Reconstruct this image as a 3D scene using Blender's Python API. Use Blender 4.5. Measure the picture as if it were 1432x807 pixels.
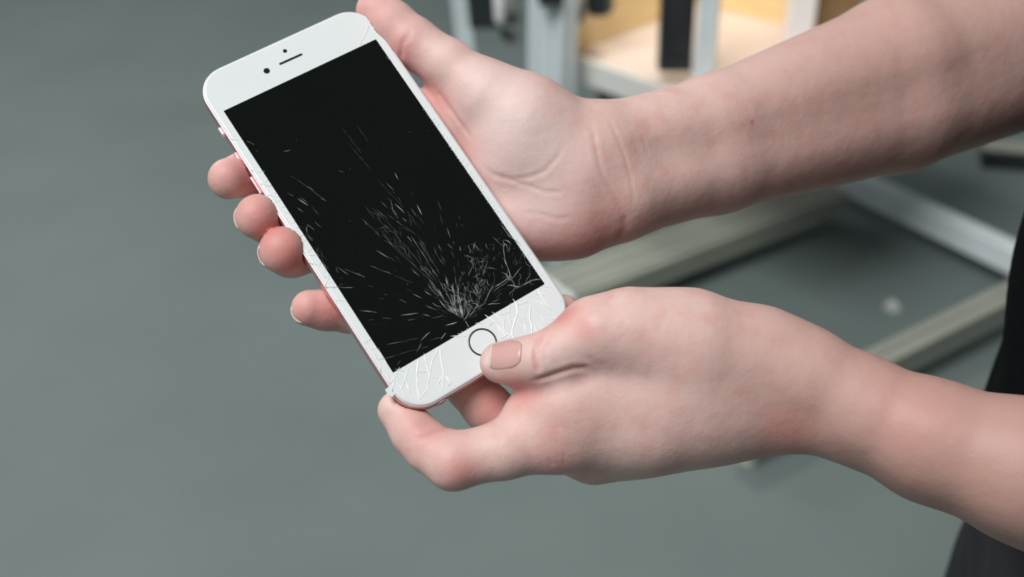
import bpy, bmesh, math, random
import numpy as np
from mathutils import Vector, Matrix
random.seed(4); rng = np.random.default_rng(7)
for o in list(bpy.data.objects): bpy.data.objects.remove(o)
SC = bpy.context.scene; COL = SC.collection

# ------------------------------------------------------------------ camera
F = 1700.0; PITCH = math.radians(32); CAM_H = 1.4
cp, sp = math.cos(PITCH), math.sin(PITCH)
cam_d = bpy.data.cameras.new('camera'); cam = bpy.data.objects.new('camera', cam_d); COL.objects.link(cam)
cam.location = (0, 0, CAM_H); cam.rotation_euler = (math.pi/2 - PITCH, 0, 0)
cam_d.sensor_width = 36; cam_d.lens = 36*F/1432; cam_d.clip_start = .02
cam_d.dof.use_dof = True; cam_d.dof.focus_distance = .458; cam_d.dof.aperture_fstop = 7.5
SC.camera = cam
# ------------------------------------------------------------------ light
w = bpy.data.worlds.new('world'); SC.world = w; w.use_nodes = True
w.node_tree.nodes['Background'].inputs[0].default_value = (.93, .98, 1.0, 1)
w.node_tree.nodes['Background'].inputs[1].default_value = .11
def area(name, loc, target, sx, sy, power, col=(1, 1, 1)):
    d = bpy.data.lights.new(name, 'AREA'); d.shape = 'RECTANGLE'; d.size = sx; d.size_y = sy; d.energy = power; d.color = col
    o = bpy.data.objects.new(name, d); COL.objects.link(o); o.location = loc
    o.rotation_euler = (Vector(target)-Vector(loc)).to_track_quat('-Z', 'Y').to_euler(); return o
area('ceiling_lamp_light', (-1.9, -1.0, 5.4), (0, .6, .9), 3.0, 3.0, 300, (1, .985, .97))
area('window_light', (-2.6, 4.6, 2.6), (.2, .9, .7), 2.4, 1.6, 42, (.95, .98, 1))
area('bench_lamp_light', (.35, 2.35, 1.5), (.45, 2.55, .45), .3, .2, 5.8, (1, .95, .88))
SC.view_settings.view_transform = 'Standard'; SC.view_settings.look = 'None'
SC.view_settings.exposure = 0.0; SC.view_settings.gamma = 1.0

# ------------------------------------------------------------------ coordinates
# camera millimetres (x right, y down, z forward) <-> world metres
def PZ(px, py, z): return np.array([(px-716)/F*z, (py-403.5)/F*z, z], float)
def c2w(P):
    P = np.asarray(P, float)/1000
    return np.stack([P[..., 0], -P[..., 1]*sp + P[..., 2]*cp, CAM_H - P[..., 1]*cp - P[..., 2]*sp], -1)
def w2c(W):
    W = np.asarray(W, float); q = CAM_H-W[..., 2]
    return np.stack([W[..., 0], -W[..., 1]*sp + q*cp, W[..., 1]*cp + q*sp], -1)*1000
def floor_at(px, py, h=0.):                     # where a sight line meets the level h
    x, y = (px-716)/F, (py-403.5)/F; t = (CAM_H-h)/(sp+y*cp)
    return np.array([x*t, t*(cp-y*sp)])
def lin(r, g, b):
    f = lambda c: (c/255/12.92 if c/255 <= .04045 else ((c/255+.055)/1.055)**2.4)
    return (f(r), f(g), f(b), 1)

# ------------------------------------------------------------------ phone frame (from the four screen corners)
R1 = np.array([.823, -.477, .346]); R1 /= np.linalg.norm(R1)
R2 = np.array([-.549, -.799, .195]); R2 -= R1*(R1@R2); R2 /= np.linalg.norm(R2)
NN = np.cross(R1, R2); TC = np.array([-49.0, -34.9, 465.6])
def on_phone(px, py):
    r = np.array([(px-716)/F, (py-403.5)/F, 1.]); p = r*((NN@TC)/(NN@r))-TC
    return np.array([p@R1, p@R2])
PW, PH, PT, PR = 77.0, 157.6, 7.2, 12.0
def phone_sdf(P):
    q = P-TC; a = q@R1; b = q@R2; c = q@NN+PT/2
    r = PR
    dx = np.abs(a)-(PW/2-r); dy = np.abs(b)-(PH/2-r)
    d2 = np.hypot(np.maximum(dx, 0), np.maximum(dy, 0))+np.minimum(np.maximum(dx, dy), 0)-r
    rz = 3.0; ex = d2+rz; ez = np.abs(c)-PT/2+rz
    return np.hypot(np.maximum(ex, 0), np.maximum(ez, 0))+np.minimum(np.maximum(ex, ez), 0)-rz

# ------------------------------------------------------------------ materials
def mat(name, col, rough=.5, metal=0., spec=.5, noise=None, bump=None, **kw):
    m = bpy.data.materials.new(name); m.use_nodes = True; nt = m.node_tree; b = nt.nodes['Principled BSDF']
    b.inputs['Base Color'].default_value = col; b.inputs['Roughness'].default_value = rough
    b.inputs['Metallic'].default_value = metal; b.inputs['Specular IOR Level'].default_value = spec
    for k, v in kw.items(): b.inputs[k].default_value = v
    tc = nt.nodes.new('ShaderNodeTexCoord')
    if noise:                                   # (scale, second colour, detail, stretch)
        sc, c2, det, st = noise
        mp = nt.nodes.new('ShaderNodeMapping'); mp.inputs['Scale'].default_value = st; nt.links.new(tc.outputs['Object'], mp.inputs[0])
        n = nt.nodes.new('ShaderNodeTexNoise'); n.inputs['Scale'].default_value = sc; n.inputs['Detail'].default_value = det
        nt.links.new(mp.outputs[0], n.inputs['Vector'])
        rp = nt.nodes.new('ShaderNodeValToRGB'); rp.color_ramp.elements[0].position = .32; rp.color_ramp.elements[1].position = .68
        rp.color_ramp.elements[0].color = col; rp.color_ramp.elements[1].color = c2
        nt.links.new(n.outputs['Fac'], rp.inputs[0]); nt.links.new(rp.outputs[0], b.inputs['Base Color'])
    if bump:
        n = nt.nodes.new('ShaderNodeTexNoise'); n.inputs['Scale'].default_value = bump[0]; n.inputs['Detail'].default_value = 4
        nt.links.new(tc.outputs['Object'], n.inputs['Vector'])
        bp = nt.nodes.new('ShaderNodeBump'); bp.inputs['Strength'].default_value = bump[1]; bp.inputs['Distance'].default_value = bump[2]
        nt.links.new(n.outputs['Fac'], bp.inputs['Height']); nt.links.new(bp.outputs[0], b.inputs['Normal'])
    return m
def skin_material():
    m = bpy.data.materials.new('skin'); m.use_nodes = True; nt = m.node_tree; N = nt.nodes; L = nt.links; b = N['Principled BSDF']
    b.inputs['Roughness'].default_value = .5; b.inputs['Specular IOR Level'].default_value = .32
    b.inputs['Subsurface Weight'].default_value = .18; b.inputs['Subsurface Radius'].default_value = (1, .35, .2); b.inputs['Subsurface Scale'].default_value = .006
    tc = N.new('ShaderNodeTexCoord')
    def nz(sc, det=3):
        n = N.new('ShaderNodeTexNoise'); n.inputs['Scale'].default_value = sc; n.inputs['Detail'].default_value = det; L.new(tc.outputs['Object'], n.inputs['Vector']); return n.outputs['Fac']
    def mix(fac, a, c, mode='MIX'):
        x = N.new('ShaderNodeMix'); x.data_type = 'RGBA'; x.blend_type = mode
        for s, v in ((x.inputs[0], fac), (x.inputs[6], a), (x.inputs[7], c)):
            if hasattr(v, 'links'): L.new(v, s)
            elif isinstance(v, (int, float)): s.default_value = v
            else: s.default_value = v
        return x.outputs[2]
    def ramp(v, lo, hi, t0=0., t1=1.):
        r = N.new('ShaderNodeMapRange'); L.new(v, r.inputs[0]); r.inputs[1].default_value = lo; r.inputs[2].default_value = hi; r.inputs[3].default_value = t0; r.inputs[4].default_value = t1; return r.outputs[0]
    at = N.new('ShaderNodeAttribute'); at.attribute_name = 'tint'; sep = N.new('ShaderNodeSeparateColor'); L.new(at.outputs['Color'], sep.inputs[0])
    base = mix(ramp(nz(28), .35, .65), lin(218, 184, 176), lin(222, 190, 183))
    base = mix(ramp(nz(110, 4), .48, .72, 0, .5), base, lin(212, 156, 148))
    base = mix(ramp(nz(70, 3), .55, .75, 0, .3), base, lin(232, 206, 196))
    base = mix(sep.outputs[2], base, lin(184, 146, 136))     # tanned forearms
    base = mix(sep.outputs[0], base, lin(205, 112, 108))     # blood-red fingertips, knuckles
    base = mix(sep.outputs[1], base, lin(230, 211, 207))     # pale, stretched skin
    L.new(base, b.inputs['Base Color'])
    v = N.new('ShaderNodeTexVoronoi'); v.inputs['Scale'].default_value = 900; L.new(tc.outputs['Object'], v.inputs['Vector'])
    b1 = N.new('ShaderNodeBump'); b1.inputs['Strength'].default_value = .12; b1.inputs['Distance'].default_value = .0003; L.new(v.outputs['Distance'], b1.inputs['Height'])
    b2 = N.new('ShaderNodeBump'); b2.inputs['Strength'].default_value = .22; b2.inputs['Distance'].default_value = .0015; L.new(nz(160, 4), b2.inputs['Height'])
    L.new(b1.outputs[0], b2.inputs['Normal']); L.new(b2.outputs[0], b.inputs['Normal'])
    return m
def tone_material(name, lo, hi, rough, metal=0.):
    m = mat(name, lo, rough, metal); nt = m.node_tree
    at = nt.nodes.new('ShaderNodeAttribute'); at.attribute_name = 'tone'
    x = nt.nodes.new('ShaderNodeMix'); x.data_type = 'RGBA'; x.inputs[6].default_value = lo; x.inputs[7].default_value = hi
    nt.links.new(at.outputs['Fac'], x.inputs[0]); nt.links.new(x.outputs[2], nt.nodes['Principled BSDF'].inputs['Base Color']); return m
M = dict(
    floor=mat('painted_concrete', lin(109, 123, 121), .55, noise=(2.6, lin(117, 130, 128), 5, (1, 1, 1)), bump=(60, .08, .004), spec=.35),
    skin=skin_material(),
    nail=mat('nail', lin(208, 166, 162), .25, spec=.5), nail_rim=mat('nail_rim', lin(226, 210, 190), .3),
    white=mat('white_glass', lin(222, 229, 230), .16, spec=.25, noise=(40, lin(225, 231, 232), 2, (1, 1, 1))),
    screen=mat('dark_display', (.0055, .0075, .0066, 1), .12, spec=.05, noise=(30, (.006, .0078, .007, 1), 2, (1, 1, 1))),
    rose=mat('rose_aluminium', lin(218, 174, 176), .36, metal=.85, noise=(300, lin(222, 180, 181), 2, (1, 1, 1))),
    rim=mat('pale_rim', lin(240, 226, 228), .3, metal=.4),
    black=mat('black_hole', (.004, .004, .005, 1), .3), lens=mat('camera_glass', (.006, .007, .012, 1), .08),
    ring=mat('dark_ring', lin(74, 74, 72), .3, metal=.7),
    crack=tone_material('crack_glint', (.02, .022, .021, 1), (.66, .69, .68, 1), .4), bezel_crack=tone_material('bezel_crack', lin(222, 226, 225), lin(255, 255, 255), .3),
    shirt=mat('black_cotton', (.003, .0042, .005, 1), .9, spec=.06, noise=(90, (.0042, .0055, .0063, 1), 4, (1, 1, 1)), bump=(700, .3, .001)),
    trousers=mat('charcoal_cotton', (.036, .038, .043, 1), .9, spec=.15, noise=(60, (.048, .05, .056, 1), 4, (1, 1, 1)), bump=(600, .3, .001)),
    shoe=mat('black_leather', (.01, .01, .011, 1), .4),
    alu=mat('anodised_aluminium', lin(234, 243, 246), .42, metal=.0, noise=(8, lin(224, 236, 240), 3, (1, 1, 1))),
    alu2=mat('painted_steel', lin(168, 172, 160), .5, metal=.1, noise=(8, lin(158, 163, 152), 3, (1, 1, 1))),
    groove=mat('profile_groove', lin(110, 120, 122), .6), plastic=mat('black_plastic', lin(38, 44, 46), .45, noise=(20, lin(46, 52, 54), 3, (1, 1, 1))),
    chrome=mat('steel_glare_white', lin(252, 250, 254), .2), grey=mat('grey_casting', lin(120, 122, 120), .5, metal=.3),  # chrome: steel coloured white, its blown-out specular glare put into the colour
    ply=mat('plywood_face', lin(236, 224, 214), .6, noise=(9, lin(228, 208, 194), 5, (1, 6, 1))),
    ply_wall=mat('golden_plywood', lin(246, 222, 172), .6, noise=(7, lin(236, 206, 150), 5, (1, 1, 7))),
    lacquer=mat('white_edge_band', lin(236, 236, 232), .4), enamel=mat('white_enamel', lin(252, 250, 250), .4),
    board=mat('brown_board', lin(150, 122, 84), .6, noise=(9, lin(142, 114, 76), 4, (1, 1, 6))), blue=mat('pale_blue_plastic', lin(170, 186, 206), .5),
    scrap=mat('white_paper', lin(200, 204, 204), .8))

# ------------------------------------------------------------------ object helpers
def link(o, parent=None):
    COL.objects.link(o)
    if parent is not None:
        o.parent = parent; o.matrix_parent_inverse = parent.matrix_world.inverted()
    return o
def tag(o, label=None, cat=None, group=None, kind=None):
    for k, v in (('label', label), ('category', cat), ('group', group), ('kind', kind)):
        if v: o[k] = v
    return o
def empty(name, loc, label, cat, group=None):
    o = bpy.data.objects.new(name, None); o.empty_display_size = .05; o.location = loc; COL.objects.link(o); tag(o, label, cat, group)
    bpy.context.view_layer.update(); return o
def mesh_obj(name, V, Fc, m, parent=None, smooth=True, world=True):
    me = bpy.data.meshes.new(name); me.from_pydata([tuple(v) for v in V], [], [tuple(f) for f in Fc]); me.update()
    me.materials.append(m)
    if smooth: me.polygons.foreach_set('use_smooth', np.ones(len(me.polygons), bool))
    return link(bpy.data.objects.new(name, me), parent)
class MB:
    """collects simple solids into one mesh, in world coordinates"""
    def __init__(s): s.v = []; s.f = []
    def add(s, V, Fc):
        n = len(s.v); s.v += [tuple(v) for v in V]; s.f += [tuple(i+n for i in f) for f in Fc]; return s
    def box(s, c, ax, ay, az, sx, sy, sz, bev=.0):
        c = np.array(c, float); ax, ay, az = (np.array(a, float) for a in (ax, ay, az)); bm = bmesh.new()
        bmesh.ops.create_cube(bm, size=1)
        for v in bm.verts: v.co = Vector((v.co.x*sx, v.co.y*sy, v.co.z*sz))
        if bev: bmesh.ops.bevel(bm, geom=list(bm.edges), offset=bev, segments=2, affect='EDGES', profile=.6)
        bm.verts.index_update()
        V = [c+ax*v.co.x+ay*v.co.y+az*v.co.z for v in bm.verts]; Fc = [[v.index for v in f.verts] for f in bm.faces]; bm.free()
        return s.add(V, Fc)
    def tube(s, pts, rad, n=16):
        pts = [np.array(p, float) for p in pts]; V = []; Fc = []
        for i, p in enumerate(pts):
            d = pts[min(i+1, len(pts)-1)]-pts[max(i-1, 0)]; d /= np.linalg.norm(d)
            e = np.cross(d, [0, 0, 1] if abs(d[2]) < .9 else [1, 0, 0]); e /= np.linalg.norm(e); g = np.cross(d, e)
            r = rad[i] if hasattr(rad, '__len__') else rad
            V += [p+r*(e*math.cos(2*math.pi*k/n)+g*math.sin(2*math.pi*k/n)) for k in range(n)]
        for i in range(len(pts)-1):
            for k in range(n): Fc.append((i*n+k, i*n+(k+1) % n, (i+1)*n+(k+1) % n, (i+1)*n+k))
        Fc.append(tuple(range(n))[::-1]); Fc.append(tuple((len(pts)-1)*n+k for k in range(n)))
        return s.add(V, Fc)
    def build(s, name, m, parent=None, smooth=False): return mesh_obj(name, s.v, s.f, m, parent, smooth)

# ------------------------------------------------------------------ floor
fl = MB(); fl.box((0, 3, -.05), (1, 0, 0), (0, 1, 0), (0, 0, 1), 14, 14, .1)
tag(fl.build('floor', M['floor']), kind='structure')

# ------------------------------------------------------------------ signed distance modelling (camera millimetres)
class Prim:
    def __init__(s, a, ra, b, rb):
        s.a = np.array(a, float); s.b = np.array(b, float); s.ra = ra; s.rb = rb; s.ba = s.b-s.a; s.l2 = max(s.ba@s.ba, 1e-6)
        r = max(ra, rb); s.lo = np.minimum(s.a, s.b)-r; s.hi = np.maximum(s.a, s.b)+r
    def far(s, lo, hi, m): return bool(np.any(lo > s.hi+m) or np.any(hi < s.lo-m))
    def __call__(s, P):
        q = P-s.a; h = np.clip((q@s.ba)/s.l2, 0, 1)
        q = q-h[:, None]*s.ba
        return np.sqrt(np.einsum('ij,ij->i', q, q))-(s.ra+(s.rb-s.ra)*h)
def chain(pts, pix=True):
    Q = [(PZ(*p[:3]) if pix else np.array(p[:3], float), p[3]) for p in pts]
    return [Prim(Q[i][0], Q[i][1], Q[i+1][0], Q[i+1][1]) for i in range(len(Q)-1)]
def smin(a, b, k):
    if a is None: return b
    if b is None: return a
    h = np.clip(.5+.5*(b-a)/k, 0, 1); return b+(a-b)*h-k*h*(1-h)
def blend(prims, P, k, lo, hi):
    d = None
    for p in prims:
        if lo is not None and p.far(lo, hi, 26): continue
        d = smin(d, p(P), k)
    return d
class Hand:
    def __init__(s, palm, arm, fingers, kp=13, kf=3., kw=6.): s.palm, s.arm, s.fingers, s.kp, s.kf, s.kw = palm, arm, fingers, kp, kf, kw
    def __call__(s, P, lo=None, hi=None):
        base = smin(blend(s.palm, P, s.kp, lo, hi), blend(s.arm, P, 6, lo, hi), 11); d = base
        for f in s.fingers:
            x = blend(f, P, s.kf, lo, hi)
            if x is None: continue
            y = smin(base, x, s.kw); d = y if d is None else np.minimum(d, y)
        return d
# --- right hand: palm up under the phone, thumb along its far edge
r_elbow = w2c([.33, .62, 1.183]); l_elbow = w2c([.30, .29, 1.088])
r_should = w2c([.36, .63, 1.42]); l_should = w2c([.36, .29, 1.40])
def arm_rows(rows, elbow, re, should):
    out = []
    for r in rows: out += chain(r)
    for r in rows: out.append(Prim(PZ(*r[-1][:3]), r[-1][3], elbow, re))
    out.append(Prim(elbow, re, should, re+8)); return out
r_arm = arm_rows([[(852, 206, 503, 18), (1000, 175, 524, 21), (1250, 88, 562, 30)],
                  [(874, 270, 503, 18), (1000, 229, 526, 21), (1250, 150, 566, 30)]], r_elbow, 40, r_should)
r_palm = (chain([(835, 215, 506, 14), (600, 165, 503, 11)]) + chain([(845, 235, 508, 14), (585, 225, 503, 11)]) +
          chain([(850, 255, 508, 14), (600, 275, 500, 10.5)]) + chain([(858, 268, 506, 13), (640, 325, 494, 10)]) +
          chain([(846, 276, 501, 14), (800, 300, 499, 15), (690, 328, 491, 13)]) +
          chain([(806, 204, 496, 16.5), (735, 168, 492, 16), (680, 134, 491, 13.5)]) +
          chain([(700, 195, 497, 14), (632, 168, 501, 10)]) + chain([(700, 240, 495, 13), (790, 258, 498, 16)]) + chain([(735, 208, 493, 15), (806, 236, 497, 17)]))
r_thumb = chain([(680, 134, 491, 13), (628, 93, 493, 10.6), (578, 60, 496, 10.2), (548, 35, 498, 9.8), (527, 16, 500, 8.6)])
r_index = chain([(600, 165, 503, 11), (470, 180, 491, 9.5), (385, 225, 479, 8.5), (345, 243, 471, 8.3), (320, 250, 464, 7.9)])
r_middle = chain([(585, 225, 503, 11), (480, 250, 488, 9.5), (410, 300, 473, 8.8), (375, 307, 467, 8.8), (361, 303, 459, 8.6)])
r_ring = chain([(600, 275, 500, 10.5), (500, 310, 481, 9.5), (440, 345, 470, 9), (407, 353, 464, 9.2), (396, 350, 456, 9)])
r_pinky = chain([(640, 325, 494, 10), (560, 400, 475, 8.5), (490, 437, 463, 7.5), (455, 434, 459, 7.2), (433, 431, 456, 6.9)])
right = Hand(r_palm, r_arm, [r_thumb, r_index, r_middle, r_ring, r_pinky])
# --- left hand: seen from its thumb side, pinching the lower end
l_arm = arm_rows([[(1060, 499, 450, 16.5), (1130, 526, 448, 16.5), (1200, 567, 446, 18), (1300, 612, 438, 20.5), (1432, 655, 428, 24)],
                  [(1000, 574, 454, 16.5), (1110, 570, 455, 15.5), (1200, 583, 453, 17), (1300, 623, 446, 19.5), (1432, 668, 440, 23)],
                  [(1050, 540, 468, 16), (1200, 580, 468, 18), (1432, 664, 456, 23)]], l_elbow, 38, l_should)
l_palm = (chain([(828, 467, 438, 11.6), (880, 467, 442, 14), (960, 483, 447, 18.3), (1060, 499, 450, 16.5)]) + chain([(785, 612, 447, 12), (900, 592, 452, 16), (1000, 574, 455, 16.5)]) +
          chain([(838, 520, 449, 12), (960, 530, 454, 19), (1080, 535, 458, 18)]) + chain([(845, 565, 450, 12.5), (960, 560, 455, 18)]) + chain([(738, 583, 446, 9.3), (790, 567, 446, 12), (850, 560, 450, 13)]) +
          chain([(828, 636, 462, 9.5), (1020, 585, 470, 15)]) + chain([(860, 622, 474, 10), (1040, 570, 478, 14)]))
l_thumb = chain([(700, 507, 443, 7.6), (724, 507, 440, 8.3), (752, 503, 437, 8.8), (785, 490, 436, 9.3), (828, 467, 438, 11.6)])
l_index = chain([(556, 574, 449, 7.4), (580, 606, 445, 8.2), (600, 626, 443, 8.8), (634, 645, 440, 10.2), (705, 629, 442, 10.4), (785, 612, 447, 12)])
l_middle = chain([(640, 520, 464, 7), (655, 540, 464, 8.5), (680, 568, 465, 9), (715, 600, 467, 9.5), (828, 636, 462, 9.5)])
l_ring = chain([(786, 438, 477, 7.5), (768, 470, 478, 8.5), (762, 560, 480, 9), (860, 622, 474, 9.5)])
l_pinky = chain([(735, 450, 481, 7), (770, 530, 490, 8), (880, 600, 487, 9)])
left = Hand(l_palm, l_arm, [l_thumb, l_index, l_middle, l_ring, l_pinky])
neck_lo = w2c([.36, .455, 1.40]); neck_hi = w2c([.34, .455, 1.49])
yoke = [Prim(r_should, 46, neck_lo, 60), Prim(l_should, 46, neck_lo, 60), Prim(neck_lo, 58, neck_hi, 54)]
def body_sdf(P, lo=None, hi=None):
    a = right(P, lo, hi); b = left(P, lo, hi)
    d = a if b is None else (b if a is None else np.minimum(a, b))
    d = smin(d, blend(yoke, P, 20, lo, hi), 20)
    if d is None: return np.full(len(P), 50.)
    if lo is None or lo[0] < 60: d = np.maximum(d, .25-phone_sdf(P))
    return d

def surface(sdf, lo, hi, vox, warp=None, B=8, S=8):
    """sparse surface nets; warp=(index, factor) stretches cells along x past an index"""
    lo = np.asarray(lo, float)
    def X(i):
        if warp is None: return lo[0]+i*vox
        return lo[0]+vox*np.where(i > warp[0], warp[0]+(i-warp[0])*warp[1], i)
    def pos(I): return np.stack([X(I[..., 0]), lo[1]+I[..., 1]*vox, lo[2]+I[..., 2]*vox], -1)
    span = (np.asarray(hi, float)-lo)/vox
    if warp is not None: span[0] = warp[0]+max(0, (span[0]-warp[0])/warp[1])
    nb = np.ceil(span/(B*S)).astype(int)
    OFF = 1 << 14
    g = np.stack(np.meshgrid(*[np.arange(B+1)]*3, indexing='ij'), -1).reshape(-1, 3)
    sb = np.stack(np.meshgrid(*[np.arange(S)]*3, indexing='ij'), -1).reshape(-1, 3)
    cellv = []; keyv = []; qk = []
    cor = np.array([[x, y, z] for x in (0, 1) for y in (0, 1) for z in (0, 1)])
    edges = [(a, b) for a in range(8) for b in range(a+1, 8) if abs(cor[a]-cor[b]).sum() == 1]
    for sx in range(nb[0]):
        for sy in range(nb[1]):
            for sz in range(nb[2]):
                o = np.array([sx, sy, sz])*B*S
                L, H = pos(o), pos(o+B*S)
                bo = o+sb*B; c = (pos(bo)+pos(bo+B))/2
                d = sdf(c, L, H); half = np.linalg.norm(pos(bo+B)-pos(bo), axis=1)/2
                bo = bo[np.abs(d) < half*1.15+.5]
                if not len(bo): continue
                I = (bo[:, None, :]+g[None]).reshape(-1, 3)
                V = sdf(pos(I), L, H).reshape(len(bo), B+1, B+1, B+1)
                C = np.stack([V[:, x:x+B, y:y+B, z:z+B] for x, y, z in cor], -1).reshape(-1, 8)
                neg = C < 0; act = neg.any(1) & ~neg.all(1)
                if not act.any(): continue
                gi = np.stack(np.meshgrid(*[np.arange(B)]*3, indexing='ij'), -1).reshape(-1, 3)
                I0 = (bo[:, None, :]+gi[None]).reshape(-1, 3)[act]; C = C[act]; neg = neg[act]
                acc = np.zeros((len(C), 3)); cnt = np.zeros(len(C))
                for a, b in edges:
                    m = neg[:, a] != neg[:, b]; t = np.where(m, C[:, a]/np.where(m, C[:, a]-C[:, b], 1), 0)
                    acc += np.where(m[:, None], cor[a]+(cor[b]-cor[a])*t[:, None], 0); cnt += m
                cellv.append(pos(I0+acc/cnt[:, None])); key = (I0[:, 0]+8)*OFF*OFF+(I0[:, 1]+8)*OFF+I0[:, 2]+8; keyv.append(key)
                for axk, (cb, u, v) in enumerate(((4, OFF, 1), (2, 1, OFF*OFF), (1, OFF*OFF, OFF))):
                    m = neg[:, 0] != neg[:, cb]; k = key[m]
                    q = np.stack([k, k-u, k-u-v, k-v], 1); fl_ = neg[m, 0]
                    q[~fl_] = q[~fl_][:, ::-1]; qk.append(q)
    V = np.concatenate(cellv); K = np.concatenate(keyv); Q = np.concatenate(qk)
    order = np.argsort(K); K = K[order]; V = V[order]
    idx = np.searchsorted(K, Q); idx = np.minimum(idx, len(K)-1); ok = (K[idx] == Q).all(1)
    return V, idx[ok]
def grad(sdf, P, e=.4):
    d = np.stack([sdf(P+np.eye(3)[i]*e)-sdf(P-np.eye(3)[i]*e) for i in range(3)], 1)
    return d/np.maximum(np.linalg.norm(d, axis=1, keepdims=True), 1e-6)
def chunked(fn, P, n=40000): return np.concatenate([fn(P[i:i+n], P[i:i+n].min(0), P[i:i+n].max(0)) for i in range(0, len(P), n)])

def cast(sdf, px, py, z0=380):
    """first skin point on sight lines, marching the distance field"""
    px = np.asarray(px, float); py = np.asarray(py, float)
    r = np.stack([(px-716)/F, (py-403.5)/F, np.ones_like(px)], -1); rn = r/np.linalg.norm(r, axis=1, keepdims=True)
    t = np.full(len(px), float(z0))
    for _ in range(90): t = t+.8*np.minimum(sdf(rn*t[:, None]), 8)
    return rn*t[:, None]
def poly(pts, step=4):
    out = []
    for (a, b), (c, d) in zip(pts[:-1], pts[1:]):
        n = max(2, int(math.hypot(c-a, d-b)/step)); out += [(a+(c-a)*i/n, b+(d-b)*i/n) for i in range(n)]
    return np.array(out+[pts[-1]], float)
# creases: pixel polyline read off the photograph, depth mm, half width mm
R_CREASE = [([(674, 232), (690, 243), (716, 250), (738, 249), (762, 239), (778, 222), (788, 202)], .28, .8),
            ([(684, 245), (712, 252), (735, 258), (760, 268), (788, 269)], .28, .7),
            ([(628, 150), (642, 170), (660, 194)], .4, .8), ([(612, 128), (622, 142), (632, 158)], .4, 1.2),
            ([(732, 298), (757, 300), (780, 306), (800, 304)], .2, .8),
            ([(853, 169), (866, 200), (877, 229), (884, 262), (886, 288)], .2, .7), ([(827, 173), (834, 210), (842, 244), (858, 272), (876, 303)], .28, .9),
            ([(873, 300), (874, 318), (868, 332)], .35, 1.6), ([(568, 48), (562, 62), (560, 84)], .5, .9), ([(574, 42), (569, 60)], .3, .6), ([(898, 190), (906, 215)], .15, .7)]
L_CREASE = [([(757, 466), (750, 484), (749, 500), (753, 524)], .8, 1.0), ([(766, 474), (760, 492), (762, 508)], .45, .9), ([(740, 476), (738, 490)], .22, .7),
            ([(745, 533), (764, 527), (782, 521), (803, 515), (818, 514), (824, 520)], .9, 1.0), ([(822, 498), (838, 512)], .25, 1.2),
            ([(581, 614), (594, 611), (610, 604), (628, 598)], .4, .9), ([(778, 636), (781, 650)], .25, .7), ([(786, 634), (790, 650)], .25, .7), ([(769, 640), (772, 652)], .25, .7)]
# tint: (pixel, radius mm, red, pale)
R_TINT = [((605, 62), 14, 0, .3), ((655, 95), 15, 0, .3), ((745, 285), 17, 0, .5), ((690, 225), 12, 0, .35), ((600, 125), 8, .4, 0), ((560, 78), 9, .6, 0), ((580, 50), 12, .25, 0), ((520, 10), 12, .35, 0), ((770, 350), 16, .45, 0), ((720, 300), 18, .3, 0), ((840, 320), 12, .35, 0), ((652, 200), 12, .35, 0), ((615, 140), 8, .5, 0),
          ((350, 240), 9, .75, 0), ((310, 250), 8, .3, 0), ((380, 320), 9, .7, 0), ((355, 300), 9, .35, 0), ((412, 365), 9, .7, 0), ((395, 345), 9, .35, 0), ((462, 440), 9, .65, 0), ((425, 432), 7, .3, 0),
          ((700, 150), 16, 0, .5), ((745, 195), 18, 0, .6), ((760, 285), 12, 0, .25), ((1052, 171), 1.1, 1.0, 0)]
L_TINT = [((824, 454), 4.5, .4, 0), ((818, 462), 4, .25, 0), ((833, 448), 2.5, 0, .5), ((1090, 595), 8, .3, 0), ((1115, 612), 11, .28, 0), ((780, 640), 10, .35, 0), ((640, 665), 10, .3, .0), ((590, 595), 10, .35, 0), ((700, 535), 8, .4, 0), ((690, 560), 9, .6, 0), ((735, 545), 7, .5, 0), ((650, 660), 5, .3, 0),
          ((820, 662), 8, .3, 0), ((790, 440), 6, .6, 0), ((680, 506), 3.6, 0, .75), ((693, 528), 3.0, 0, .45), ((775, 500), 9, 0, .3), ((545, 558), 4, .15, .5), ((900, 520), 22, .12, .2), ((1270, 585), 16, .12, 0)]
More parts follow.
